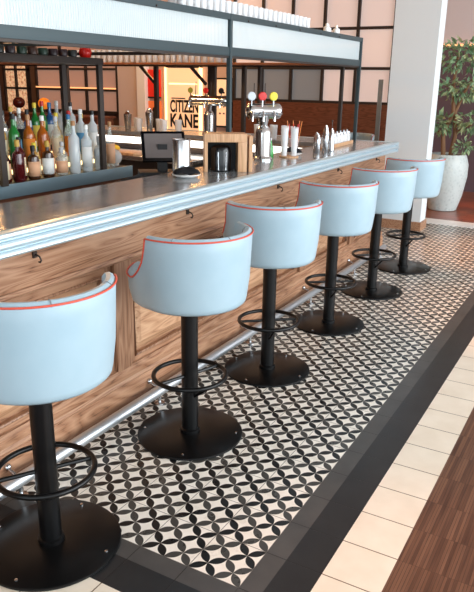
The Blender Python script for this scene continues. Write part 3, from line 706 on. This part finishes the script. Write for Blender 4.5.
for k, (px, py, h, r) in enumerate(((3.42, 1.235, .15, .021), (3.50, 1.20, .175, .021), (3.545, 1.30, .15, .024), (3.62, 1.20, .18, .024), (3.69, 1.28, .2, .026))):
    c = thing('cocktail_shaker', f'slim steel cocktail shaker, {nth(k)} of the five on the counter', 'shaker', (px, py, CT), 0, 'steel shakers on the counter')
    MB().lathe([(r*.85, 0), (r, .004), (r, h*.7), (r*.9, h*.75), (r*.7, h*.85)], n=24).build('shaker_cup', M['steel'], c); MB().lathe([(r*.72, h*.84), (r*.6, h*.92), (r*.3, h*.94), (r*.3, h), (0, h+.002)], n=20).build('shaker_lid', M['chrome'], c)
    if k == 3: MB().tube([(0, 0, h), (.004, .004, h+.06)], .003, 6).sphere((.004, .004, h+.06), .008, u=10, v=8).build('spoon_handle', M['dark_metal'], c)
tr = tag(MB().box(-.36, .36, -.05, .05, 0, .012, .003).box(-.36, .36, -.05, -.045, .012, .03).box(-.36, .36, .045, .05, .012, .03).build('garnish_tray', M['tan_wood']), 'long shallow wooden tray of jars near the end of the bar', 'tray'); put(tr, 4.10, 1.345, CT, math.radians(4))
for k in range(7):
    c = thing('garnish_jar', f'small lidded glass jar on wooden tray, {nth(k)} of seven', 'jar', (3.80+.1*k, 1.324+.007*k, CT+.0125), 0, 'lidded jars on the wooden tray')
    MB().lathe([(.03, 0), (.036, .005), (.036, .07), (.03, .085)], n=20).build('jar_body', M['frost_glass'], c); MB().lathe([(.033, .083), (.033, .098), (.008, .104), (.01, .115), (0, .118)], n=20).build('lid', M['steel'], c)
for k, (x, y) in enumerate(((4.42, 2.0), (4.45, 2.14), (4.42, 2.3), (4.5, 3.3), (4.4, 3.42), (4.5, 3.55), (4.4, 3.75), (4.5, 3.85))):
    c = tag(MB().lathe([(.03, 0), (.033, .004), (.04, .13), (.037, .13), (.03, .01), (0, .01)], n=18).build('tumbler', M['frost_glass']), 'clear tumbler on the far end counter beyond the till', 'glass', 'tumblers on the far counter'); put(c, x, y)
for k, (x, y, h, lb) in enumerate(((4.42, 3.62, .24, 'tall steel mixing tin on the far counter under the red picture'), (4.5, 3.98, .2, 'shorter steel mixing tin on the far counter left of the tall one'))):
    c = thing('mixing_tin', lb, 'mixing tin', (x, y, CT)); MB().lathe([(.03, 0), (.032, .004), (.045, h*.8), (.046, h*.82)], n=24).build('tin_body', M['steel'], c); MB().lathe([(.044, h*.82), (.02, h*.95), (.02, h), (0, h)], n=20).build('tin_lid', M['chrome'], c)

# glass screen at the pillar
gs = thing('glass_screen', 'narrow grey edged glass screen standing beside the white pillar', 'screen', (6.15, 1.62, 0))
MB().box(-.01, .01, 0, .05, .05, 1.62).build('glass_sheet', pbr('grey_screen_glass', (150, 160, 162), .15, alpha=.8), gs, False); MB().box(-.02, .02, -.02, .07, 0, .05).build('screen_foot', M['steel'], gs, False)

# ------------------------------------------------------------------ potted tree
pot = thing('potted_tree', 'leafy indoor tree in a tall mottled grey stone pot', 'potted plant', (7.42, 1.09, 0))
MB().lathe([(.165, 0), (.18, .01), (.235, .2), (.272, .45), (.27, .60), (.24, .70), (.225, .725), (.205, .725), (.21, .68), (.0, .68)], n=48).build('pot', M['pot'], pot)
MB().lathe([(.208, .675), (.15, .70), (0, .705)], n=24).build('soil', M['soil'], pot)
MB().tube([(-.02, .05, .68), (-.03, .08, .95), (.05, .0, 1.25), (.02, .03, 1.6), (.0, .0, 2.0)], [.032, .028, .026, .02, .012], 10).tube([(.05, -.02, .68), (.02, -.06, .95), (.06, -.02, 1.25), (.03, -.14, 1.55), (.0, -.3, 1.8)], [.03, .026, .024, .018, .01], 10).tube([(-.03, .08, .95), (-.05, .26, 1.12)], [.016, .008], 8).tube([(.02, -.06, 1.0), (.0, -.26, 1.1)], [.014, .006], 8).build('trunk', M['bark'], pot)
def foliage(c, s, n, size=.055):
    m = MB(); bm = m.bm
    for _ in range(n):
        while True:
            p = Vector([random.uniform(-1, 1) for _ in range(3)])
            if .25 < p.length < 1: break
        q = Vector((c[0]+p.x*s[0], c[1]+p.y*s[1], c[2]+p.z*s[2]))
        d = (p+Vector([random.uniform(-.8, .8) for _ in range(3)])-Vector((0, 0, .35))).normalized()
        sd = d.cross(Vector([random.uniform(-1, 1) for _ in range(3)])).normalized(); nn = sd.cross(d)
        L = size*random.uniform(.7, 1.3); W = L*.22
        a = bm.verts.new(q); b = bm.verts.new(q+d*L*.45+sd*W+nn*.006); e = bm.verts.new(q+d*L-nn*.01); f = bm.verts.new(q+d*L*.45-sd*W+nn*.006); g = bm.verts.new(q+d*L*.5)
        bm.faces.new((a, b, g)); bm.faces.new((b, e, g)); bm.faces.new((e, f, g)); bm.faces.new((f, a, g))
    m.build('foliage', M['leaf'], pot, False)
foliage((0, -.05, 1.93), (.32, .36, .20), 330, .085)
foliage((0, -.12, 1.53), (.28, .42, .12), 270, .09)
foliage((0, .2, 1.10), (.22, .24, .12), 150, .1)
foliage((0, -.32, 1.14), (.24, .28, .12), 170, .1)
foliage((0, -.18, .83), (.12, .1, .08), 60, .07)

# ------------------------------------------------------------------ pendant lamps (one is at the top edge of the view, the unseen rest added for warm light)
def pendant(x, y, z, lb, power, col=(255, 190, 120)):
    L = thing('pendant_lamp', lb, 'lamp', (x, y, z), 0, 'pendant lamps')
    MB().sphere((0, 0, 0), .05, (1, 1, 1.15)).build('bulb', pbr('warm_bulb', col, .3, emit=col, es=9), L)
    MB().lathe([(.03, .05), (.035, .06), (.03, .12), (.006, .14)], n=20).build('lamp_holder', M['dark_metal'], L)
    MB().tube([(0, 0, .13), (0, 0, 3.9-z)], .004, 6).build('cord', M['black'], L)
    ld = bpy.data.lights.new('bulb_light', 'POINT'); ld.energy = power; ld.color = lin(col); ld.shadow_soft_size = .12
    lo = bpy.data.objects.new('bulb_light', ld); COL.objects.link(lo); lo.parent = L; lo.location = (0, 0, -.12)
pendant(5.6, 3.86, 2.42, 'glowing warm bulb pendant above the canopy near the top edge', 30)
pendant(7.6, 6.0, 2.7, 'added unseen warm bulb pendant in front of the poster wall', 70)
pendant(7.4, 9.5, 2.7, 'added unseen warm bulb pendant in front of the left windows', 60)
pendant(2.8, 3.4, 2.6, 'added unseen warm bulb pendant above the middle of the bar island', 50)

def added_downlight(x, y, lb, e):  # unseen spots added to warm and brighten the floor and the tree
    L = thing('added_spotlight', lb, 'lamp', (x, y, 3.9))
    MB().lathe([(.06, 0), (.06, -.03), (.045, -.03), (.045, -.01), (0, -.01)], n=24).build('added_spot_housing', M['dark_metal'], L)
    d = bpy.data.lights.new('added_spot_lamp', 'SPOT'); d.energy = e; d.color = lin((255, 160, 84)); d.spot_size = math.radians(32); d.spot_blend = .9; d.shadow_soft_size = .05
    o = bpy.data.objects.new('added_spot_lamp', d); COL.objects.link(o); o.parent = L; o.location = (0, 0, -.05)
added_downlight(5.2, .1, 'added warm ceiling spotlight over the far end of the tiles', 420)
added_downlight(7.5, .4, 'added warm ceiling spotlight over the potted tree', 420)
added_downlight(3.4, -.35, 'added warm ceiling spotlight over the middle of the tile border', 260)
added_downlight(.1, -.6, 'added warm ceiling spotlight over the near corner of the tiles', 150)

# ------------------------------------------------------------------ daylight
w = bpy.data.worlds.new('World'); S.world = w; w.use_nodes = True
bg = w.node_tree.nodes['Background']; bg.inputs[0].default_value = (.84, .94, 1.0, 1); bg.inputs[1].default_value = 2.5
def daylight(loc, rot, sx, sy, e, col):
    d = bpy.data.lights.new('daylight', 'AREA'); d.shape = 'RECTANGLE'; d.size = sx; d.size_y = sy; d.energy = e; d.color = col
    o = bpy.data.objects.new('daylight', d); COL.objects.link(o); o.location = loc; o.rotation_euler = rot
daylight((2.5, -5.8, 2.2), (math.radians(80), 0, 0), 9, 3, 420, (.93, .97, 1))

# ------------------------------------------------------------------ camera
F, yaw, pit, roll = 665.67, .5113, .3123, .0164
C = Vector((-1.5623, -.8525, 1.5778))
f = Vector((math.cos(yaw)*math.cos(pit), math.sin(yaw)*math.cos(pit), -math.sin(pit)))
r = f.cross(Vector((0, 0, 1))).normalized(); u = r.cross(f)
r2 = math.cos(roll)*r+math.sin(roll)*u; u2 = -math.sin(roll)*r+math.cos(roll)*u
cam = bpy.data.cameras.new('camera'); co = bpy.data.objects.new('camera', cam); COL.objects.link(co)
cam.sensor_fit = 'HORIZONTAL'; cam.sensor_width = 36; cam.lens = F*36/474; cam.clip_end = 100; cam.clip_start = .05
co.matrix_world = Matrix(((r2.x, u2.x, -f.x, C.x), (r2.y, u2.y, -f.y, C.y), (r2.z, u2.z, -f.z, C.z), (0, 0, 0, 1)))
S.camera = co
S.view_settings.view_transform = 'Standard'; S.view_settings.look = 'None'; S.view_settings.gamma = 1; S.view_settings.exposure = .17
S.view_settings.use_curve_mapping = False
